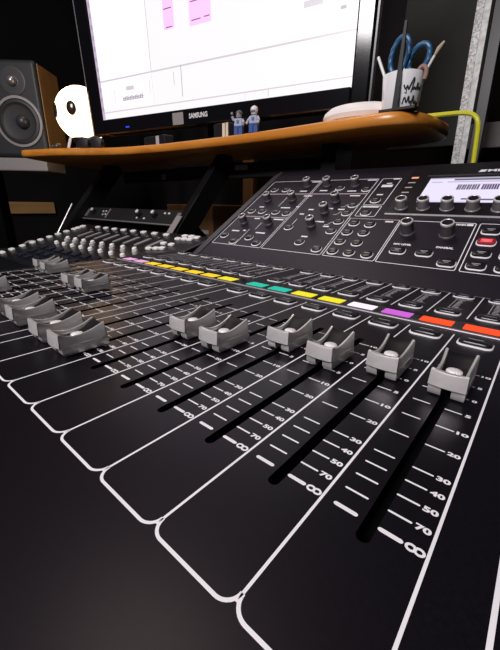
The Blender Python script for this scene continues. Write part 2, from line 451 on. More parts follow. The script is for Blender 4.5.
# slope printing -------------------------------------------------------
sl = MB(SL)
def frame(x0, x1, y0, y1, wd=0.8, r=1.6):
    sl.ribbon(rrect(x1-x0, y1-y0, r, 3, (x0+x1)/2, (y0+y1)/2), wd, closed=True)
frame(-363, -275.5, 27.6, 198); frame(-272.5, -188, 27.6, 198); frame(-185, -126.5, 27.6, 102)
frame(-182.5, -158, 133, 197.5); frame(-182.5, -158, 107.5, 130.5)
frame(-124.5, -53, 27.6, 102); frame(-49.5, 20, 27.6, 102)
sl.ribbon([(-319.8, 28), (-319.8, 65)], 0.8); sl.ribbon([(-310, 66), (-310, 82)], 0.8); sl.ribbon([(-308.5, 125), (-308.5, 150)], 0.8); sl.ribbon([(-258.6, 80), (-258.6, 96)], 0.8)
sl.text('M/C LEVEL', -117.5, 57.8, 17.5, 3.0, 0.05); sl.text('PAN/BAL', -77, 57.8, 15, 3.0, 0.05)
sl.text('MAIN', -70, 97.2, 8.6, 3.2, 0.05)
sl.rect(-60.5, -55, 97.2, 100.6)
for x, y, wd in [(-137, 98.5, 9), (-164, 196.0, 8), (-171, 128.3, 20), (-171, 157, 8), (-196, 195, 13), (-203, 154.5, 14), (-283, 194.5, 14), (-290, 167.5, 12), (-257, 168.5, 12), (-213, 166.5, 13),
                 (-338, 122.5, 9), (-294, 121.8, 16), (-325, 92, 10), (-287, 92, 17), (-342, 59.3, 14), (-326.5, 61.5, 5), (-296, 58.8, 16), (-258, 107.5, 7), (-226, 58.8, 9),
                 (-223.4, 122.5, 9), (-206.5, 121.2, 9), (-222.5, 91.8, 13), (-208.5, 82.5, 8), (-250, 119, 8), (-274.5, 154, 14), (-275, 125, 5)]:
    sl.rect(x-wd/2, x+wd/2, y-1.3, y+1.3)
sl.rect(-177, -163, 175.5, 181.5); sl.rect(-173, -166, 184, 186)
# tiny routing lines round the lower right buttons of the equaliser block
for x, y in ((-203, 130), (-205, 112), (-206, 89)):
    sl.ribbon([(x-7, y-3), (x-3, y-3), (x, y+3), (x+4, y+3)], 0.7)
sl.build('printed_legend', print_white, con)
em = MB(SL); em.text('MIDAS', -66, 204.5, 34, 5.6, 0.04, 1.1); em.poly([(-75, 204.5, 1.1), (-68.5, 204.5, 1.1), (-66.8, 209.8, 1.1), (-73.3, 209.8, 1.1)])
em.build('maker_emblem', print_white, con)
sk = MB(SL); sk.rect(-363, -188, 158.2, 160.8); sk.rect(-363, -276, 95.2, 97.6); sk.rect(-188, -126.5, 101.6, 103)
sk.build('printed_divider', print_pink, con)

# slope buttons
def on_slope(x, s, h=0): return SL @ Vector((x, s, h))
rb0 = make_button('round_button', 13.0, 12.0, 5.4, 2.4)
rb_pos = [(-346, 171.5), (-324, 171.3), (-348.5, 110), (-328.5, 110), (-303, 109.3), (-283, 106.8), (-353, 46), (-327, 34.8), (-306.3, 46), (-286.8, 35.6), (-259.5, 75), (-226, 46.5), (-197.3, 37), (-197, 93.5), (-197, 73),
          (-195.3, 112), (-195.3, 131), (-234, 174), (-194, 170), (-171, 142.5), (-171.3, 114),
          (-176.3, 36.3), (-176.3, 54.5), (-176, 73), (-175.8, 91.5), (-156.8, 36.5), (-156, 54.5), (-156.3, 73.5), (-156, 90.5), (-136.7, 36)]
for i, (x, s) in enumerate(rb_pos):
    (put if i == 0 else clone)(rb0, con, on_slope(x, s), TH)
ob0 = make_button('oval_button', 16.0, 11.0, 4.0, 2.6, txt=2)
for i, (x, s) in enumerate([(-109.5, 47.5), (-84.5, 47.5), (-61.8, 36), (-38.6, 89.3), (-38.6, 53.7), (-38.7, 36.2), (-17.5, 89.3), (-17.5, 71.5), (-17.5, 53.7), (-17.5, 36.2)]):
    (put if i == 0 else clone)(ob0, con, on_slope(x, s), TH)
red0 = make_button('oval_button', 16.0, 11.0, 4.0, 2.6, bm_=button_red, txt=3); red0['label'] = 'red lit button'
put(red0, con, on_slope(-38.6, 71.5), TH)

# knobs
def make_knob(name, r, h, body_m=knob_grey, rim=knob_rim):
    b = MB(); seg = 48
    def ring(rad, z, flute=0.0): return [((rad-(flute if j % 2 else 0))*math.cos(2*PI*j/seg), (rad-(flute if j % 2 else 0))*math.sin(2*PI*j/seg), z) for j in range(seg)]
    b.loft([ring(r*1.12, 0.05), ring(r*1.12, 1.6), ring(r*1.0, 2.2, 0.35), ring(r*0.97, h-2.4, 0.35), ring(r*0.95, h-2.2), ring(r*0.9, h-2.1)])
    o = b.build(name, body_m, None, smooth=True, angle=50)
    c = MB(); c.loft([ring(r*0.97, h-2.2), ring(r*0.99, h-0.8), ring(r*0.93, h-0.2), ring(r*0.80, h), ring(r*0.74, h-0.3)], cap=False)
    q = c.build('knob_rim', rim, o, smooth=True, local=True); q['label'] = 'bright metal rim'
    t = MB(); t.lathe([(r*0.76, h-0.5), (r*0.74, h-0.32), (0.01, h-0.6)], 24)
    t.build('knob_top', inlay_dark, o, smooth=True, local=True)
    return o
k0 = make_knob('knob', 5.6, 12.5)
for i, (x, s) in enumerate([(-291, 182.5), (-258, 182.5), (-214.5, 181.5), (-338.5, 141), (-294.5, 143), (-341, 80), (-296, 80.5), (-229.5, 82.5), (-227, 114), (-224, 140.5)]):
    (put if i == 0 else clone)(k0, con, on_slope(x, s), TH)
k1 = make_knob('knob', 6.4, 15.5)
for i, (x, s) in enumerate([(-111, 79), (-73.3, 79)]):
    (put if i == 0 else clone)(k1, con, on_slope(x, s), TH)
k2 = make_knob('display_encoder', 6.3, 13.2, mat('encoder_grey', (0.24, 0.225, 0.235), 0.4, metal=0.4))
for i, x in enumerate((-134, -110.5, -86.5, -62.8, -39.8, -16.5)):
    (put if i == 0 else clone)(k2, con, on_slope(x, 127), TH)

# colour display in its glossy bezel
MB(SL).box(-149, 40, 114.5, SLEN-0.5, 0.05, 1.0).build('display_bezel', mat('bezel_black', (0.010, 0.0095, 0.012), 0.28, spec=0.4), con, bevel=0.5)
MB(SL).box(-148, 40, 111.6, 114.3, 0.05, 1.4).build('silver_trim', mat('trim_silver', (0.55, 0.52, 0.54), 0.4, metal=0.5), con, bevel=0.4)
MB(SL).box(-127, 40, 194.8, 197.6, 1.0, 3.0).build('display_hood', mat('hood_dark', (0.03, 0.03, 0.034), 0.35), con, bevel=0.5)
lcd = MB(SL); lcd.box(-121.5, 36, 139, 192.5, 1.0, 1.25)
lcd_o = lcd.build('display_screen', glow('lcd_lavender', (0.74, 0.70, 0.90), 0.92), con); lcd_o['label'] = 'lit lavender white display'
gl = MB(SL)
gl.cm = 0
for x0, x1, y0, y1, c in [(-121, 36, 190.0, 192.3, 0), (-95, 36, 185.8, 189.5, 1), (-60, -40, 185.8, 189.5, 1), (-118, -106, 181, 184, 2), (-101, 36, 181, 184.2, 2), (-78, -70, 144, 147, 1), (-60, -44, 143, 146, 1), (-121, -65, 140, 141, 2)]:
    gl.cm = c; gl.rect(x0, x1, y0, y1, 1.29)
gl.cm = 1
for i in range(9): gl.rect(-88+i*2.45, -88+i*2.45+(1.7 if i % 2 else 2.0), 165.0, 176.0, 1.29)
gl.cm = 3
for i in range(7): gl.rect(-64+i*2.3, -64+i*2.3+1.8, 165.0, 176.0, 1.29)
for i in range(16): gl.cm = 1; gl.rect(-40+i*2.5, -40+i*2.5+1.7, 165.0, 176.0, 1.29)
gl.cm = 2; gl.rect(-89, -47, 176.4, 177.4, 1.29)
gl.build('screen_graphics', [glow('lcd_grey', (0.42, 0.40, 0.50), 0.7), glow('lcd_dark', (0.17, 0.15, 0.21), 0.6), glow('lcd_pale', (0.58, 0.54, 0.70), 0.8), glow('lcd_violet', (0.15, 0.09, 0.20), 0.6)], lcd_o)
lb = MB(SL)
for i, s in enumerate((183.4, 172.0, 160.3)): lb.rect(-145.5, -137, s-1.2, s+1.2, 1.08)
lb.build('printed_status_legend', print_dim, con)
MB(SL).box(-145, -137, 193.6, 197.0, 1.0, 1.3).build('status_lamp', glow('lamp_orange', (1.0, 0.42, 0.25), 0.8), con)

# ------------------------------------------------------------------ desk with raised shelf
desk = thing('studio_desk', 'wide black desk top under the console and the control surface', 'desk', (-300, 200, -790))
MB().box(-1330, 650, -220, 640, -110, -80).build('worktop', desk_black, desk, bevel=2)
for x in (-1290, 610):
    MB().box(x-25, x+25, -150, 580, -790, -110).build('desk_leg', black_metal, desk, bevel=2)
shelf_t = thing('monitor_shelf', 'raised orange wooden shelf on raked black legs carrying the monitor and mug', 'shelf', (-600, 480, -80))
outline = [(-1036, 278), (-1005, 290), (-911, 323), (-851, 365), (-781, 399), (-690, 420), (-602, 431), (-452, 443), (-325, 442), (-226, 437), (-188, 438), (-164, 452), (-151, 478), (-146, 520), (-143, 575), (-165, 618), (-220, 632), (-1150, 632), (-1200, 600), (-1200, 520), (-1075, 312)]
ol = [(p.x, p.y) for p in chaikin([Vector((a, b, 0)) for a, b in outline], 2, True)]
def inset(poly, d):
    out = []; n = len(poly)
    for i in range(n):
        a, b = poly[i-1], poly[(i+1) % n]; dx, dy = b[0]-a[0], b[1]-a[1]; l = math.hypot(dx, dy) or 1
        out.append((poly[i][0]-dy/l*d, poly[i][1]+dx/l*d))
    return out
shelf = MB(); rings = []
for k in range(7):
    a = PI*k/6; z = 167.3+8-8*math.cos(a); d = 5*(1-math.sin(a))
    rings.append([(x, y, z) for x, y in inset(ol, d)])
shelf.loft(rings)
shelf.build('shelf_board', orange_wood, shelf_t, smooth=True, angle=60)
# raked legs / rack rails under the shelf
def raked(name, x0, x1, y0, z0, y1, z1, wd, m_):
    b = MB(); d = Vector((0, y1-y0, z1-z0)).normalized(); nrm = Vector((0, -d.z, d.y))
    P0, P1 = Vector((0, y0, z0)), Vector((0, y1, z1))
    r0 = [(x0, (P0+nrm*wd/2).y, (P0+nrm*wd/2).z), (x1, (P0+nrm*wd/2).y, (P0+nrm*wd/2).z), (x1, (P0-nrm*wd/2).y, (P0-nrm*wd/2).z), (x0, (P0-nrm*wd/2).y, (P0-nrm*wd/2).z)]
    r1 = [(x0, (P1+nrm*wd/2).y, (P1+nrm*wd/2).z), (x1, (P1+nrm*wd/2).y, (P1+nrm*wd/2).z), (x1, (P1-nrm*wd/2).y, (P1-nrm*wd/2).z), (x0, (P1-nrm*wd/2).y, (P1-nrm*wd/2).z)]
    b.loft([r0, r1]); return b.build(name, m_, shelf_t, bevel=1.5)
raked('shelf_leg', -1045, -1012, 324, -66, 527, 167, 42, black_metal)
raked('shelf_leg', -592, -572, 380, -28, 548, 167, 42, black_metal)
MB().box(-592, -572, 366, 402, -80, -18).build('leg_foot', black_metal, shelf_t, bevel=1)
MB().tube([(-1010, 321, -26), (-1010, 377, 60)], 2.4).build('edge_highlight', mat('highlight_grey', (0.42, 0.40, 0.40), 0.35, metal=0.6), shelf_t, smooth=True)  # bright highlight on the leg's edge, shaped as a thin pale tube
MB().box(-572, -330, 540, 560, 120, 150).build('crossbeam', mat('beam_grey', (0.02, 0.02, 0.022), 0.5), shelf_t, bevel=2)
MB().box(-1012, -592, 540, 560, 120, 150).build('crossbeam', mat('beam_grey', (0.02, 0.02, 0.022), 0.5), shelf_t, bevel=2)
for x0, x1, z0, z1 in ((-553, -517, 136, 146), (-820, -802, 125, 137)):
    q = MB().box(x0, x1, 538.8, 540, z0, z1).build('sticker', mat('sticker_pale', (0.38, 0.36, 0.36), 0.6, var=0.3, vscale=200), shelf_t); q['label'] = 'pale sticker'
q = MB(); q.T = basis(Vector((-582, 379, -20)), Vector((1, 0, 0)), Vector((0, math.cos(math.radians(49)), math.sin(math.radians(49)))), Vector((0, -math.sin(math.radians(49)), math.cos(math.radians(49)))))
q.box(-9, 9, 0, 62, 21.2, 22.4); q = q.build('silver_plate', mat('plate_silver', (0.5, 0.46, 0.46), 0.4, metal=0.5), shelf_t); q['label'] = 'silver plate on the leg'
MB().box(-330, -302, 520, 580, -80, 167).build('shelf_leg', black_metal, shelf_t)

# rack unit between the raked legs
A = math.radians(49)
rk = thing('rack_unit', 'slim black rack unit with small white knobs between the raked desk legs', 'rack unit', (-800, 400, 24))
RT = basis(Vector((-802, 404, 22)), Vector((1, 0, 0)), Vector((0, math.cos(A), math.sin(A))), Vector((0, -math.sin(A), math.cos(A))))
MB(RT).box(-208, 208, 0, 36, -80, 0).build('rack_chassis', dark_plastic, rk, bevel=1)
MB(RT).box(-209, 209, -0.5, 37, 0, 2.5).build('rack_face', mat('rack_face_black', (0.02, 0.02, 0.022), 0.35), rk, bevel=0.6)
q = MB(RT).box(-209, 209, -3.5, -0.5, 0, 3).build('face_edge', mat('edge_grey', (0.3, 0.28, 0.29), 0.4, metal=0.5), rk); q['label'] = 'lighter grey lower edge'
for x in (-160, 60, 122):
    kb = MB(RT); kb.lathe([(7, 2.5), (6.5, 12), (0.01, 12)], 16, x, 18); kn = kb.build('rack_knob', dark_plastic, rk, smooth=True)
    kc = MB(RT); kc.lathe([(4.6, 12.1), (4.4, 14), (0.01, 14.3)], 16, x-4, 22); q = kc.build('knob_cap', white_plastic, kn, smooth=True); q['label'] = 'white knob cap'
for x, y in ((-118, 24), (-112, 14), (-104, 25), (-98, 15), (150, 27), (165, 27), (84, 10), (54, 10)):
    MB(RT).box(x-2.6, x+2.6, y-2, y+2, 2.5, 4).build('indicator', white_plastic, rk)
for x in (-200, 200):
    MB(RT).box(x-6, x+6, 6, 30, 2.5, 3.6).build('rack_ear', mat('ear_grey', (0.3, 0.29, 0.3), 0.4, metal=0.5), rk)
MB(RT).box(-92, -88, 4, 33, 2.5, 3.4).build('stripe', mat('stripe_grey', (0.35, 0.27, 0.25), 0.5), rk)

# ------------------------------------------------------------------ small control surface at the left
T15 = math.radians(15)
DT = basis(Vector((-640, 330, 10)), Vector((1, 0, 0)), Vector((0, math.cos(T15), math.sin(T15))), Vector((0, -math.sin(T15), math.cos(T15))))
cs = thing('control_surface', 'small black control surface with rows of white buttons left of the console', 'control surface', (-640, 240, -80))
b = MB()
yb = 346; zb = 14.3; yf = 138; zf = -41.5
b.loft([[(-868, yf, -80), (-420, yf, -80), (-420, yf, zf), (-868, yf, zf)], [(-868, yb, -80), (-420, yb, -80), (-420, yb, zb), (-868, yb, zb)]])
b.build('surface_body', mat('surface_dark', (0.006, 0.0065, 0.009), 0.3, bump=0.05), cs, bevel=3)
cs_white = mat('button_white', (0.93, 0.91, 0.89), 0.4)
cs_grey = mat('strip_grey', (0.30, 0.28, 0.30), 0.35)
for i in range(8):
    x = -146+i*36.6
    MB(DT).prism(rrect(15, 8, 2.5, 3, x, 0), 0.1, 3.2).build('white_button', cs_white, cs, bevel=0.6)
    MB(DT).box(x+15, x+24, -58, -24, 0.1, 1.5).build('level_window', cs_grey, cs)
    for dx, y, r in ((-2, -76, 4.6), (14, -86, 5.0), (4, -103, 4.6)):
        kb = MB(DT); kb.lathe([(r, 0.1), (r*0.9, 4.5), (r*0.6, 5.8), (0.01, 6.0)], 14, x+dx+12, y)
        kb.build('white_knob', cs_white if dx != 14 else mat('knob_pale', (0.5, 0.48, 0.48), 0.4), cs, smooth=True)
    for y in (-128, -150, -172):
        MB(DT).prism(rrect(22, 13, 2, 3, x+8, y), 0.1, 2.2).build('dark_key', mat('key_dark', (0.012, 0.015, 0.028), 0.25), cs)
    MB(DT).box(x-6, x-2, -17, -12, 0.1, 0.8).build('name_tick', mid_grey, cs)
for y in (-184, -165, -143, -122, -104, -84, -64, -44, -26, -16, -4):
    MB(DT).prism(rrect(20 if y != -184 else 26, 9, 2.5, 3, -214+(3 if y > -30 else 0), y), 0.1, 3.2).build('white_button', cs_white, cs, bevel=0.6)
for x, y in ((144, -64), (158, -60), (170, -56), (150, -37), (172, -38), (158, -12), (172, -10), (186, -9), (160, 3), (176, 4), (192, 2)):
    MB(DT).prism(rrect(13, 8, 2.5, 3, x, y), 0.1, 3.4).build('white_button', cs_white, cs, bevel=0.6)

# ------------------------------------------------------------------ monitor
MA = Vector((0.9779, 0.2090, 0.0)); 
MBv = Vector((-0.01, -0.05, 0.9987)); MBv = (MBv-MA*MBv.dot(MA)).normalized(); MN = MA.cross(MBv)
MT = basis(Vector((-944.0, 460.2, 266.2)), MA, MBv, MN)      # origin at the screen's lower left corner
mon = thing('computer_monitor', 'wide glossy black computer monitor with a bright white screen on the shelf', 'monitor', (-620, 545, 183.5))
SW, SH = 636.0, 358.0
fr = MB(MT)
fr.box(-42, 0, -34, SH+34, -30, 4); fr.box(SW, SW+30, -34, SH+34, -30, 4); fr.box(0, SW, -34, -0.5, -30, 4); fr.box(0, SW, SH, SH+34, -30, 4)
fr.build('bezel', gloss_black, mon, bevel=3)
e = MB(MT); e.box(-66, -42, -34, SH+34, -24, -16)
e.build('side_panel', mat('smoked_edge', (0.03, 0.028, 0.03), 0.15), mon, bevel=1)
MB(MT).box(-64.5, -61.5, -30, SH+34, -16, -14).build('edge_line', mid_grey, mon)  # reflection along the clear outer edge, shaped as a thin grey strip
MB(MT).box(SW+31, SW+34, -34, SH+34, -24, -2).build('edge_line', mat('edge_dim', (0.07, 0.065, 0.075), 0.3), mon)
MB(MT).box(-40, SW+28, -32, SH+32, -52, -30).build('rear_shell', dark_plastic, mon, bevel=8)
scr = MB(MT); scr.box(0, SW, -0.5, SH, -6, 0.5)
so = scr.build('screen', mat('screen_white', (0.05, 0.05, 0.05), 0.35, emit=(1.0, 0.965, 0.985), estr=0.97), mon); so['label'] = 'lit white screen'
g = MB(MT)
def gr(c, x0, x1, y0, y1): g.cm = c; g.rect(x0, x1, y0, y1, 0.62+0.02*c)
gr(0, 0, 176, 22, SH)                               # pale lavender left columns
gr(6, 0, 9, 0, SH)
gr(1, 0, SW, 79.2, 82.4); gr(1, 175.5, 177.7, 82, SH); gr(1, 0, SW, 13.2, 15.6)
gr(5, 474, SW, 2, 13); gr(1, 472, 474, 2, 14)
gr(2, 224, 252, 148, SH); gr(2, 292, 345, 143, SH)
gr(3, 226, 247, 182, 184); gr(3, 229, 247, 150.5, 152.5); gr(3, 297, 320, 151, 153); gr(3, 328, 342, 152, 154); gr(3, 296, 318, 181, 183)
gr(4, 78, 148, 38, 39.2); gr(4, 78, 148, 34, 35.2)
for i in range(12): gr(4, 80+i*5.5, 83.5+i*5.5, 35, 41+(i % 3))
gr(1, 93, 118, 54, 62); gr(1, 52, 53.5, 25, 60)
gr(4, 168, 169.2, 42, 66); gr(4, 240, 241.2, 48, 72); gr(4, 261, 262.6, 24, 82); gr(1, 176, 177, 20, 78)
gr(1, 540, 575, 126, 135); gr(4, 606, 616, 112, 117); gr(1, 420, 421, 0, 14)
for i in range(16):
    y = 18+i*21
    g.cm = 4; g.rect(2, 7.5, y, y+9, 0.8)
g.build('screen_graphics', [glow('scr_lavender', (0.90, 0.84, 0.93), 1.05), glow('scr_grey', (0.62, 0.58, 0.62), 0.9), glow('scr_pink', (0.93, 0.55, 0.90), 1.0), glow('scr_plum', (0.32, 0.12, 0.30), 0.8), glow('scr_dark', (0.40, 0.37, 0.40), 0.8), glow('scr_field', (0.85, 0.83, 0.85), 1.0), glow('scr_side', (0.60, 0.48, 0.66), 0.8)], so)
t = MB(MT); t.text('SAMSUNG', 278, -20.5, 50, 10, 0.028, 4.1); t.build('maker_lettering', mat('letter_silver', (0.85, 0.83, 0.85), 0.4), mon)
q = MB(MT).box(231, 262, -30, -6, 4, 4.3).build('sticker', mat('sticker_grey', (0.30, 0.29, 0.28), 0.5), mon); q['label'] = 'small grey sticker'
MB(MT).box(80, 92, -24, -21, 4, 4.4).build('blue_reflection', glow('blue_glint', (0.03, 0.06, 0.7), 1.2), mon)  # blue reflection on the bezel, put in as a small glowing bar
st = MB(); st.lathe([(100, 183.5), (100, 190), (94, 193), (0.01, 194)], 40, -600, 550, 0.7); st.build('stand_base', gloss_black, mon, smooth=True)
nk = MB(MT); nk.box(285, 345, -60, 120, -66, -52); nk.build('stand_neck', gloss_black, mon, bevel=4)

# ------------------------------------------------------------------ things on the shelf
ZT = 183.6
# white globe lamp
lp = thing('globe_lamp', 'glowing white round lamp with two dark oval eyes left of the monitor', 'lamp', (-1096, 479, ZT))
lamp_m = mat('lamp_shell', (0.9, 0.88, 0.82), 0.5, emit=(1.0, 0.66, 0.38), estr=5.0)
def ball(mb, c, r, sx=1, sy=1, sz=1, nu=28, nv=18):
    rings = []
    for i in range(1, nv):
        a = PI*i/nv
        rings.append([(c[0]+sx*r*math.sin(a)*math.cos(2*PI*j/nu), c[1]+sy*r*math.sin(a)*math.sin(2*PI*j/nu), c[2]-sz*r*math.cos(a)) for j in range(nu)])
    mb.loft(rings); return mb
LC = Vector((-1094, 479, 300))
q = ball(MB(), LC, 70).build('lamp_globe', lamp_m, lp, smooth=True); q['label'] = 'glowing white globe'
sk_ = MB(); sk_.lathe([(48, ZT), (48, ZT+6), (30, ZT+12), (26, ZT+40), (36, 238)], 28, LC.x, LC.y); sk_.build('lamp_base', dark_plastic, lp, smooth=True)
todir = (CAM-LC).normalized(); rt_ = Vector((0, 0, 1)).cross(todir).normalized(); up_ = todir.cross(rt_)
for dx, dy in ((-0.36, 0.20), (-0.95, 0.07)):
    dz = math.sqrt(max(0, 1-dx*dx-dy*dy))
    dirv = (rt_*dx+up_*dy+todir*dz).normalized()
    a = Vector((0, 0, 1)).cross(dirv).normalized(); bb = dirv.cross(a)
    em = MB(basis(LC+dirv*68.5, a, bb, dirv)); em.lathe([(13, 0), (12.5, 3), (9, 4.6), (4, 5.2), (0.01, 5.4)], 20, 0, 0, 1.35)
    q = em.build('eye', mat('eye_dark', (0.03, 0.025, 0.02), 0.15), lp, smooth=True); q['label'] = 'dark glossy oval eye'
# small clutter by the lamp
cb = MB(); cb.tube(chaikin([Vector(p) for p in ((-925, 352, ZT+3), (-930, 360, ZT+20), (-936, 366, ZT+30), (-944, 366, ZT+26), (-944, 358, ZT+3), (-960, 372, ZT+2.5), (-1000, 420, ZT+2.5))], 3), 2.6)
tag(cb.build('white_cable', white_plastic, None, smooth=True), 'short white cable looping up from the shelf under the round lamp', 'cable')
hp = thing('headphones', 'dark folded headphones lying on the shelf right of the white cable loop', 'headphones', (-890, 385, ZT))
for i, dx in enumerate((-16, 18)):
    e = MB(X((-893+dx, 384+i*16, ZT+15), rx=PI/2, rz=0.5)); e.lathe([(8, -9), (14, -8), (15, 0), (14, 8), (8, 9)], 20); e.build('ear_cup', dark_plastic, hp, smooth=True)
bnd = MB(); bnd.tube([(-909+32*math.sin(0)+34*(1-math.cos(PI*i/10))/2*1.0, 384+16*i/10+10*math.sin(PI*i/10), ZT+16+14*math.sin(PI*i/10)) for i in range(11)], 3.5)
q = bnd.build('headband', mat('band_grey', (0.12, 0.11, 0.10), 0.3), hp, smooth=True)
for k, (x, y, r, lab) in enumerate(((-962, 330, 5.5, 'tiny dark bead-like trinket at the left end of the shelf edge'), (-949, 335, 7.0, 'tiny dark knobbly trinket nearest the white cable loop'))):
    kn = MB(); ball(kn, (x, y, ZT+r), r, 1.3, 1, 1, 12, 8); ball(kn, (x+5, y+2, ZT+r*0.9+2), r*0.7, 1, 1, 1, 10, 8)
    tag(kn.build('trinket', mat('trinket_dark', (0.06, 0.05, 0.045), 0.2), None, smooth=True), lab, 'trinket')
# small blocks behind the front edge, in front of the monitor stand
def block(x0, x1, y0, y1, h, m_, lab, nm='small_box'):
    o = MB().box(x0, x1, y0, y1, ZT, ZT+h).build(nm, m_, None, bevel=1.2); return tag(o, lab, 'box')
cream = mat('cream_card', (0.75, 0.66, 0.50), 0.5)
bx = thing('small_box', 'small cream striped box on the shelf left of the toy figures', 'box', (-505, 470, ZT))
MB().box(-538, -497, 462, 482, ZT, ZT+27).build('carton', dark_plastic, bx, bevel=1)
for x0, x1 in ((-514, -507), (-505, -499)):
    MB().box(x0, x1, 461.4, 462, ZT+2, ZT+26).build('cream_stripe', cream, bx)
bx = thing('adapter_block', 'small black block with a pale stripe on the shelf below the screen', 'block', (-690, 440, ZT))
MB().box(-735, -660, 436, 460, ZT, ZT+19).build('block_body', dark_plastic, bx, bevel=1.5)
MB().box(-690, -679, 435.3, 436, ZT+1, ZT+18).build('pale_stripe', light_grey, bx)
# toy figures
def figure(x, y, label, head_m, torso_m, leg_m, helmet=False, wave=False, rz=0.0):
    t = thing('toy_figure', label, 'toy figure', (x, y, ZT), 'toy figures on the shelf')
    T = X((x, y, ZT), rz=rz)
    for sx in (-1, 1):
        MB(T).box(sx*4.3-3.9, sx*4.3+3.9, -4 if sx < 0 else -3.4, 4, 0, 12).build('leg', leg_m, t, bevel=0.7)
    MB(T).box(-8.2, 8.2, -4, 4, 11.6, 14).build('hips', leg_m, t, bevel=0.5)
    to = MB(T); to.loft([[(-8, -4, 14), (8, -4, 14), (8, 4, 14), (-8, 4, 14)], [(-6, -3.8, 26), (6, -3.8, 26), (6, 3.8, 26), (-6, 3.8, 26)]]); to.build('torso', torso_m, t, bevel=0.7)
    e = MB(T); e.box(-2.5, 2.5, -4.6, -3.6, 18, 23); e.build('chest_badge', mat('badge_blue', (0.10, 0.14, 0.30), 0.4), t)
    for sx in (-1, 1):
        if wave and sx < 0: path = [(sx*6.5, 0, 24), (sx*10, -1, 24), (sx*12, -3, 30)]; hand = (sx*12.2, -3.2, 34)
        else: path = [(sx*6.5, 0, 24), (sx*9.5, -1, 20.5), (sx*10.8, -4, 17)]; hand = (sx*11, -5.2, 15)
        a = MB(T); a.tube(chaikin([Vector(p) for p in path], 2), 2.4); ar = a.build('arm', torso_m, t, smooth=True)
        h_ = MB(T); ball(h_, hand, 2.4, 1, 1, 1, 10, 8); h_.build('hand', head_m, ar, smooth=True)
    hd = MB(T); hd.lathe([(2.5, 26), (3.6, 27), (5, 28), (5, 34.5), (4, 36), (0.01, 36.2)], 18, 0, 0); ho = hd.build('head', head_m, t, smooth=True)
    eye = MB(T); eye.box(-2.8, -1.4, -5.4, -4.6, 31.5, 32.8); eye.box(1.4, 2.8, -5.4, -4.6, 31.5, 32.8); eye.box(-2, 2, -5.3, -4.6, 29.3, 29.9); eye.build('face_print', ink, ho)
    hm = MB(T)
    if helmet:
        ball(hm, (0, 0.6, 34.2), 6.6, 1, 1, 1.02, 18, 12); hm.build('helmet', white_plastic, ho, smooth=True)
        vz = MB(T); vz.box(-4, 4, -6.4, -4.4, 31, 34); vz.build('visor', mat('visor_grey', (0.25, 0.24, 0.24), 0.2), ho, bevel=0.8)
    else:
        ball(hm, (0, 0.9, 34.0), 6.0, 1, 1, 0.85, 16, 10); hm.build('hair', mat('hair_grey', (0.10, 0.085, 0.08), 0.5), ho, smooth=True)
fig_blue = mat('toy_blue', (0.05, 0.10, 0.32), 0.35); fig_pale = mat('toy_pale', (0.42, 0.45, 0.58), 0.35); fig_skin = mat('toy_skin', (0.32, 0.27, 0.28), 0.4)
figure(-463, 452, 'tiny grey and blue toy figure with a raised arm, nearer the cream box', fig_skin, fig_pale, fig_blue, False, True, 0.25)
figure(-427, 451, 'tiny blue toy figure with a white helmet, right of the arm-raising figure', mat('toy_head_pale', (0.6, 0.58, 0.55), 0.4), fig_pale, fig_blue, True, False, 0.2)
# flat white dish-like puck
pk = MB()
prof = [(44, ZT), (54, ZT+4), (57, ZT+10), (55, ZT+16), (47, ZT+22), (25, ZT+24.5), (0.01, ZT+25)]
pk.lathe(prof, 48, -258, 500, 0.8)
tag(pk.build('round_dish', mat('dish_white', (0.86, 0.81, 0.79), 0.4), None, smooth=True), 'flat white rounded dish lying on the shelf beside the mug', 'dish')
# mug with scribble, and its contents
MC = Vector((-191, 477, ZT))
mg = thing('mug', 'white mug with a black handwritten scribble at the right end of the shelf', 'mug', MC)
mb = MB(); mb.lathe([(21, ZT), (22.2, ZT+2), (26, ZT+46), (25.7, ZT+46.8), (24.5, ZT+46.4), (20.8, ZT+5), (0.01, ZT+4.5)], 40, MC.x, MC.y)
mb.build('mug_body', ceramic, mg, smooth=True)
hd = MB(); hd.tube(chaikin([Vector(p) for p in ((MC.x+7, MC.y+22, ZT+40), (MC.x+11, MC.y+33, ZT+40), (MC.x+12, MC.y+36, ZT+26), (MC.x+10, MC.y+30, ZT+12), (MC.x+6, MC.y+20, ZT+11))], 3), 3.0); hd.build('handle', ceramic, mg, smooth=True)
scb = MB()
def onmug(u, v):
    a = math.radians(-72+u*2.1)
    return Vector((MC.x+(22.15+0.0855*(v-2))*math.cos(a), MC.y+(22.15+0.0855*(v-2))*math.sin(a), ZT+v))
def stroke(pts, r=0.55): scb.tube([onmug(*p) for p in [tuple(q) for q in chaikin([Vector((a, b, 0)) for a, b in pts], 2)] if True], r, 6) if False else scb.tube([onmug(p.x, p.y) for p in chaikin([Vector((a, b, 0)) for a, b in pts], 2)], r, 6)
stroke([(3, 30), (6, 24), (8, 31), (10, 23), (13, 33), (17, 40), (15, 27), (14, 22)], 0.95)
stroke([(16, 25), (19, 29), (21, 24), (24, 36), (23, 25), (27, 30), (29, 25), (31, 31)], 0.95)
stroke([(4, 9), (6, 19), (10, 8), (12, 21), (14, 9), (17, 14), (18, 8)], 0.95)
stroke([(17, 9), (20, 22), (21, 9), (25, 15), (27, 8), (30, 13), (33, 9)], 0.95)
stroke([(5, 22), (8, 20), (7, 27)], 0.6)
scb.build('scribble', ink, mg, smooth=True)
sc = thing('scissors', 'blue handled scissors standing in the white mug', 'scissors', (MC.x, MC.y, ZT+6))
blue_h = mat('scissor_blue', (0.016, 0.095, 0.22), 0.4)
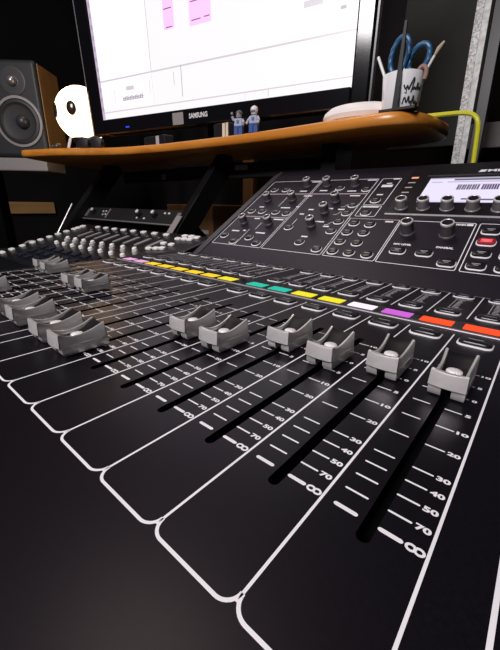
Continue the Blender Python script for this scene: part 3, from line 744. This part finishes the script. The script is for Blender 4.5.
def loop(cx, cz, rx, rz, tilt, y, r=3.0):
    p = []
    for i in range(21):
        a = 2*PI*i/20; x = rx*math.cos(a); z = rz*math.sin(a)
        p.append((cx+x*math.cos(tilt)+z*math.sin(tilt), y, cz-x*math.sin(tilt)+z*math.cos(tilt)))
    return MB().tube(p, r, 10)
q = loop(-200, 255, 11, 20, 0.16, MC.y, 3.3).build('handle_loop', blue_h, sc, smooth=True); q['label'] = 'long blue finger loop'
q = loop(-176, 248, 11.5, 15.5, 0.35, MC.y+5, 3.3).build('handle_loop', blue_h, sc, smooth=True); q['label'] = 'smaller blue thumb loop'
bl = MB(); bl.loft([[(MC.x-4, MC.y-1, ZT+6), (MC.x+1, MC.y-1, ZT+6), (MC.x+1, MC.y+1, ZT+6), (MC.x-4, MC.y+1, ZT+6)], [(MC.x-7, MC.y-1, ZT+56), (MC.x, MC.y-1, ZT+56), (MC.x, MC.y+1, ZT+56), (MC.x-7, MC.y+1, ZT+56)]]); bl.build('blade', knob_rim, sc)
bl = MB(); bl.loft([[(MC.x-1, MC.y+1.2, ZT+6), (MC.x+4, MC.y+1.2, ZT+6), (MC.x+4, MC.y+3, ZT+6), (MC.x-1, MC.y+3, ZT+6)], [(MC.x+1, MC.y+1.2, ZT+54), (MC.x+8, MC.y+1.2, ZT+54), (MC.x+8, MC.y+3, ZT+54), (MC.x+1, MC.y+3, ZT+54)]]); bl.build('blade', knob_rim, sc)
tag(MB().tube([(MC.x-12, MC.y, ZT+8), (MC.x-24, MC.y, ZT+47), (MC.x-38, MC.y, ZT+75)], 2.0).build('white_stick', white_plastic, None, smooth=True), 'thin white stick leaning left out of the mug', 'stick')
br = thing('paint_brush', 'small brush with a tan tip leaning right out of the mug', 'brush', (MC.x+8, MC.y+6, ZT+8))
MB().tube([(MC.x+4, MC.y+6, ZT+8), (MC.x+33, MC.y+6, ZT+64)], 1.7).build('brush_stem', white_plastic, br, smooth=True)
MB().tube([(MC.x+33, MC.y+6, ZT+64), (MC.x+37, MC.y+6.2, ZT+71), (MC.x+42, MC.y+6.4, ZT+77)], [1.7, 2.8, 1.4]).build('brush_tip', mat('bristle_tan', (0.45, 0.36, 0.26), 0.7), br, smooth=True)
tw_ = MB(); tw_.tube(chaikin([Vector(p) for p in ((MC.x+19, MC.y-8, ZT+44), (MC.x+23, MC.y-8, ZT+51), (MC.x+29, MC.y-8, ZT+50), (MC.x+31, MC.y-8, ZT+42), (MC.x+29.5, MC.y-8, ZT+36))], 3), 2.6)
tag(tw_.build('ribbon_twist', mat('ribbon_brown', (0.30, 0.17, 0.14), 0.6), None, smooth=True), 'small brownish pink twist hooked over the right rim of the mug', 'ribbon')
# black upright rod on a flat base
rd = thing('black_rod', 'thin black upright rod on a flat base in front of the mug', 'rod', (-186, 452, ZT))
MB().box(-206, -160, 444, 462, ZT, ZT+3.4).build('rod_base', black_metal, rd, bevel=0.6)
MB().loft([[(-189, 445, ZT+3), (-182.5, 445, ZT+3), (-182.5, 449, ZT+3), (-189, 449, ZT+3)], [(-187.5, 445, ZT+95), (-184.5, 445, ZT+95), (-184.5, 448, ZT+95), (-187.5, 448, ZT+95)]]).build('rod_stem', black_metal, rd)
# yellow cable
yc = MB(); yc.tube(chaikin([Vector(p) for p in ((-215, 512, ZT+3.4), (-170, 514, ZT+3.4), (-140, 518, ZT+3.4), (-122, 520, ZT+3), (-108, 520, ZT), (-100, 520, ZT-10), (-98, 520, ZT-36), (-96, 520, 120), (-94, 520, 20), (-92, 520, -70))], 3), 3.0)
tag(yc.build('yellow_cable', mat('cable_yellow', (0.62, 0.60, 0.02), 0.4), None, smooth=True), 'bright yellow cable hanging off the right end of the shelf', 'cable')

# ------------------------------------------------------------------ speaker on its grey stand
SPC = Vector((-1454, 436, 317))
na = math.radians(-48); sn = Vector((math.cos(na), math.sin(na), 0)); sx_ = Vector((0, 0, 1)).cross(sn)
# frame: x to the viewer's right along the front, y up, z out of the front
ST = basis(SPC, Vector((-sn.y, sn.x, 0)), Vector((0, 0, 1)), sn)
spk = thing('studio_speaker', 'black studio loudspeaker with a pale ring round its woofer behind the shelf', 'speaker', (SPC.x, SPC.y, 207))
MB(ST).box(-118, 80, -108, 180, -150, 0).build('cabinet', mat('speaker_black', (0.022, 0.024, 0.029), 0.5, bump=0.1), spk, bevel=12, seg=4)
q = MB(ST).box(80, 82, -106, 172, -142, -12).build('side_panel', mat('side_lamp_gold', (0.36, 0.21, 0.08), 0.5, var=0.2, vscale=20), spk); q['label'] = 'speaker side with the lamp glow coloured golden brown'  # the globe lamp's golden glow is put into the side colour
wf = MB(ST); wf.lathe([(72, 0.3), (72, 4), (66, 4.5), (62, -0.5)], 40, 0, -10); pass
rg = MB(ST)
def annulus(mb, r0, r1, z0, z1, cx, cy, seg=44):
    P = [(r0, z0), (r0, z1), (r1, z1), (r1, z0)]
    rings = [[(cx+r*math.cos(2*PI*j/seg), cy+r*math.sin(2*PI*j/seg), z) for j in range(seg)] for r, z in P]
    mb.loft(rings+[rings[0]], cap=False); return mb
annulus(rg, 69, 77, 0.2, 5, 0, 0).build('woofer_ring', mat('ring_silver', (0.42, 0.41, 0.41), 0.35, metal=0.5), spk, smooth=True)['label'] = 'pale grey ring'
wr = MB(ST); wr.lathe([(69, 0.6), (66, 4.5), (58, 6), (53, 2), (50, 1.2), (22, 0.8), (0.01, 0.8)], 44, 0, 0); wr.build('woofer_cone', mat('cone_dark', (0.03, 0.03, 0.034), 0.5), spk, smooth=True)
dc = MB(ST); ball(dc, (12, 0, 2), 22, 1, 1, 0.9, 24, 14); dc.build('dust_cap', mat('cap_gloss', (0.04, 0.04, 0.045), 0.35), spk, smooth=True)
tw = MB(ST); tw.lathe([(42, 0.2), (42, 2), (36, 3), (20, -0.0), (16, 0.8)], 36, 0, 118); tw.build('tweeter_waveguide', mat('waveguide', (0.05, 0.052, 0.058), 0.4), spk, smooth=True)
td = MB(ST); ball(td, (0, 118, 3), 15, 1, 1, 1, 20, 12); td.build('tweeter_dome', mat('dome_silver', (0.4, 0.4, 0.42), 0.3, metal=0.7), spk, smooth=True)
ss = thing('speaker_stand', 'grey topped stand holding the studio loudspeaker', 'speaker stand', (SPC.x, SPC.y, -790))
T2 = basis(Vector((SPC.x, SPC.y, 0)), Vector((-sn.y, sn.x, 0)), Vector((0, 0, 1)), sn)
MB(T2).box(-230, 70, 164, 206, -130, 6).build('stand_top', mat('stand_grey', (0.30, 0.29, 0.29), 0.5), ss, bevel=4)
MB(T2).box(-220, -160, -760, 164, -110, -50).build('stand_column', slot_black, ss, bevel=4)
MB(T2).box(-140, 140, -790, -760, -220, 20).build('stand_foot', desk_black, ss, bevel=4)

# ------------------------------------------------------------------ background
tag(MB().box(-2600, -2570, 250, 935, -15, 56).build('wood_rail', pine, None, bevel=3), 'long pale wooden rail fixed along the left wall below the speaker', 'rail')
cbx = thing('wooden_crate', 'brown wooden crate far behind the console under the shelf', 'crate', (-900, 880, -790))
MB().box(-1130, -880, 780, 980, -790, 62).build('crate_body', brown_board, cbx, bevel=4)
q = MB().box(-985, -900, 779, 780, -35, -22).build('paper_label', mat('paper', (0.5, 0.47, 0.47), 0.6, var=0.3, vscale=80), cbx); q['label'] = 'white paper label'
tag(MB().box(-1010, -955, 1080, 1110, -790, 330).build('upright_board', brown_board, None, bevel=2), 'upright brown board standing behind the wooden crate', 'board')
# galvanised slotted post
gm = bpy.data.materials.new('galvanised'); gm.use_nodes = True
nt = gm.node_tree; bs = nt.nodes['Principled BSDF']; bs.inputs['Metallic'].default_value = 0.35; bs.inputs['Roughness'].default_value = 0.5
tcn = nt.nodes.new('ShaderNodeTexCoord'); vn = nt.nodes.new('ShaderNodeTexNoise'); vn.inputs['Scale'].default_value = 260; vn.inputs['Detail'].default_value = 5
rp = nt.nodes.new('ShaderNodeValToRGB'); rp.color_ramp.elements[0].position = 0.35; rp.color_ramp.elements[1].position = 0.65
rp.color_ramp.elements[0].color = (0.22, 0.22, 0.215, 1); rp.color_ramp.elements[1].color = (0.62, 0.62, 0.60, 1)
nt.links.new(tcn.outputs['Object'], vn.inputs['Vector']); nt.links.new(vn.outputs['Fac'], rp.inputs['Fac']); nt.links.new(rp.outputs['Color'], bs.inputs['Base Color'])
pm = thing('metal_post', 'speckled grey metal upright post behind the yellow cable', 'post', (-202, 1000, -790))
def leaning(x0, x1, y0, y1): return MB().loft([[(x0+0.03*(169-z), y0, z), (x1+0.03*(169-z), y0, z), (x1+0.03*(169-z), y1, z), (x0+0.03*(169-z), y1, z)] for z in (-790, 1750)])
leaning(-228, -213, 998, 1003).build('post_face', gm, pm)
leaning(-213, -200, 1001, 1005).build('post_flange', mat('galvanised_pale', (0.50, 0.50, 0.49), 0.5, metal=0.3, var=0.25, vscale=90), pm)
tag(leaning(-197, -172, 1015, 1040).build('black_post', black_metal, None, bevel=2), 'black upright post right beside the speckled grey one', 'post')
tag(MB().box(-470, -232, 1190, 1215, 240, 700).build('acoustic_panel', mat('panel_green_grey', (0.018, 0.021, 0.021), 0.8, var=0.2, vscale=12), None, bevel=3), 'dark green-grey panel behind the mug', 'panel')
sh = thing('wall_shelf', 'dark grey shelf at the far right behind the metal post', 'shelf', (150, 1300, 225))
MB().box(-238, 700, 1180, 1590, 225, 290).build('shelf_board', mat('shelf_grey', (0.09, 0.082, 0.085), 0.6), sh, bevel=3)
cu = MB(); pts = []
n = 90
front = [(-2550+i*(4200/n), 1560+14*math.sin(i*1.35)+8*math.sin(i*0.71)) for i in range(n+1)]
cu.loft([[(x, y, z) for x, y in front]+[(x, y+6, z) for x, y in reversed(front)] for z in (-785, 1745)])
tag(cu.build('curtain', mat('curtain_black', (0.010, 0.009, 0.010), 0.8, spec=0.2), None, smooth=True), 'black pleated curtain hanging along the back wall', 'curtain')
wc = MB(); wc.tube(chaikin([Vector(p) for p in ((-1120, 250, -77), (-1060, 260, -40), (-1000, 262, -30), (-945, 262, -38), (-900, 262, -77))], 3), 2.6)
tag(wc.build('grey_cable', light_grey, None, smooth=True), 'pale cable arching up behind the left end of the control surface', 'cable')
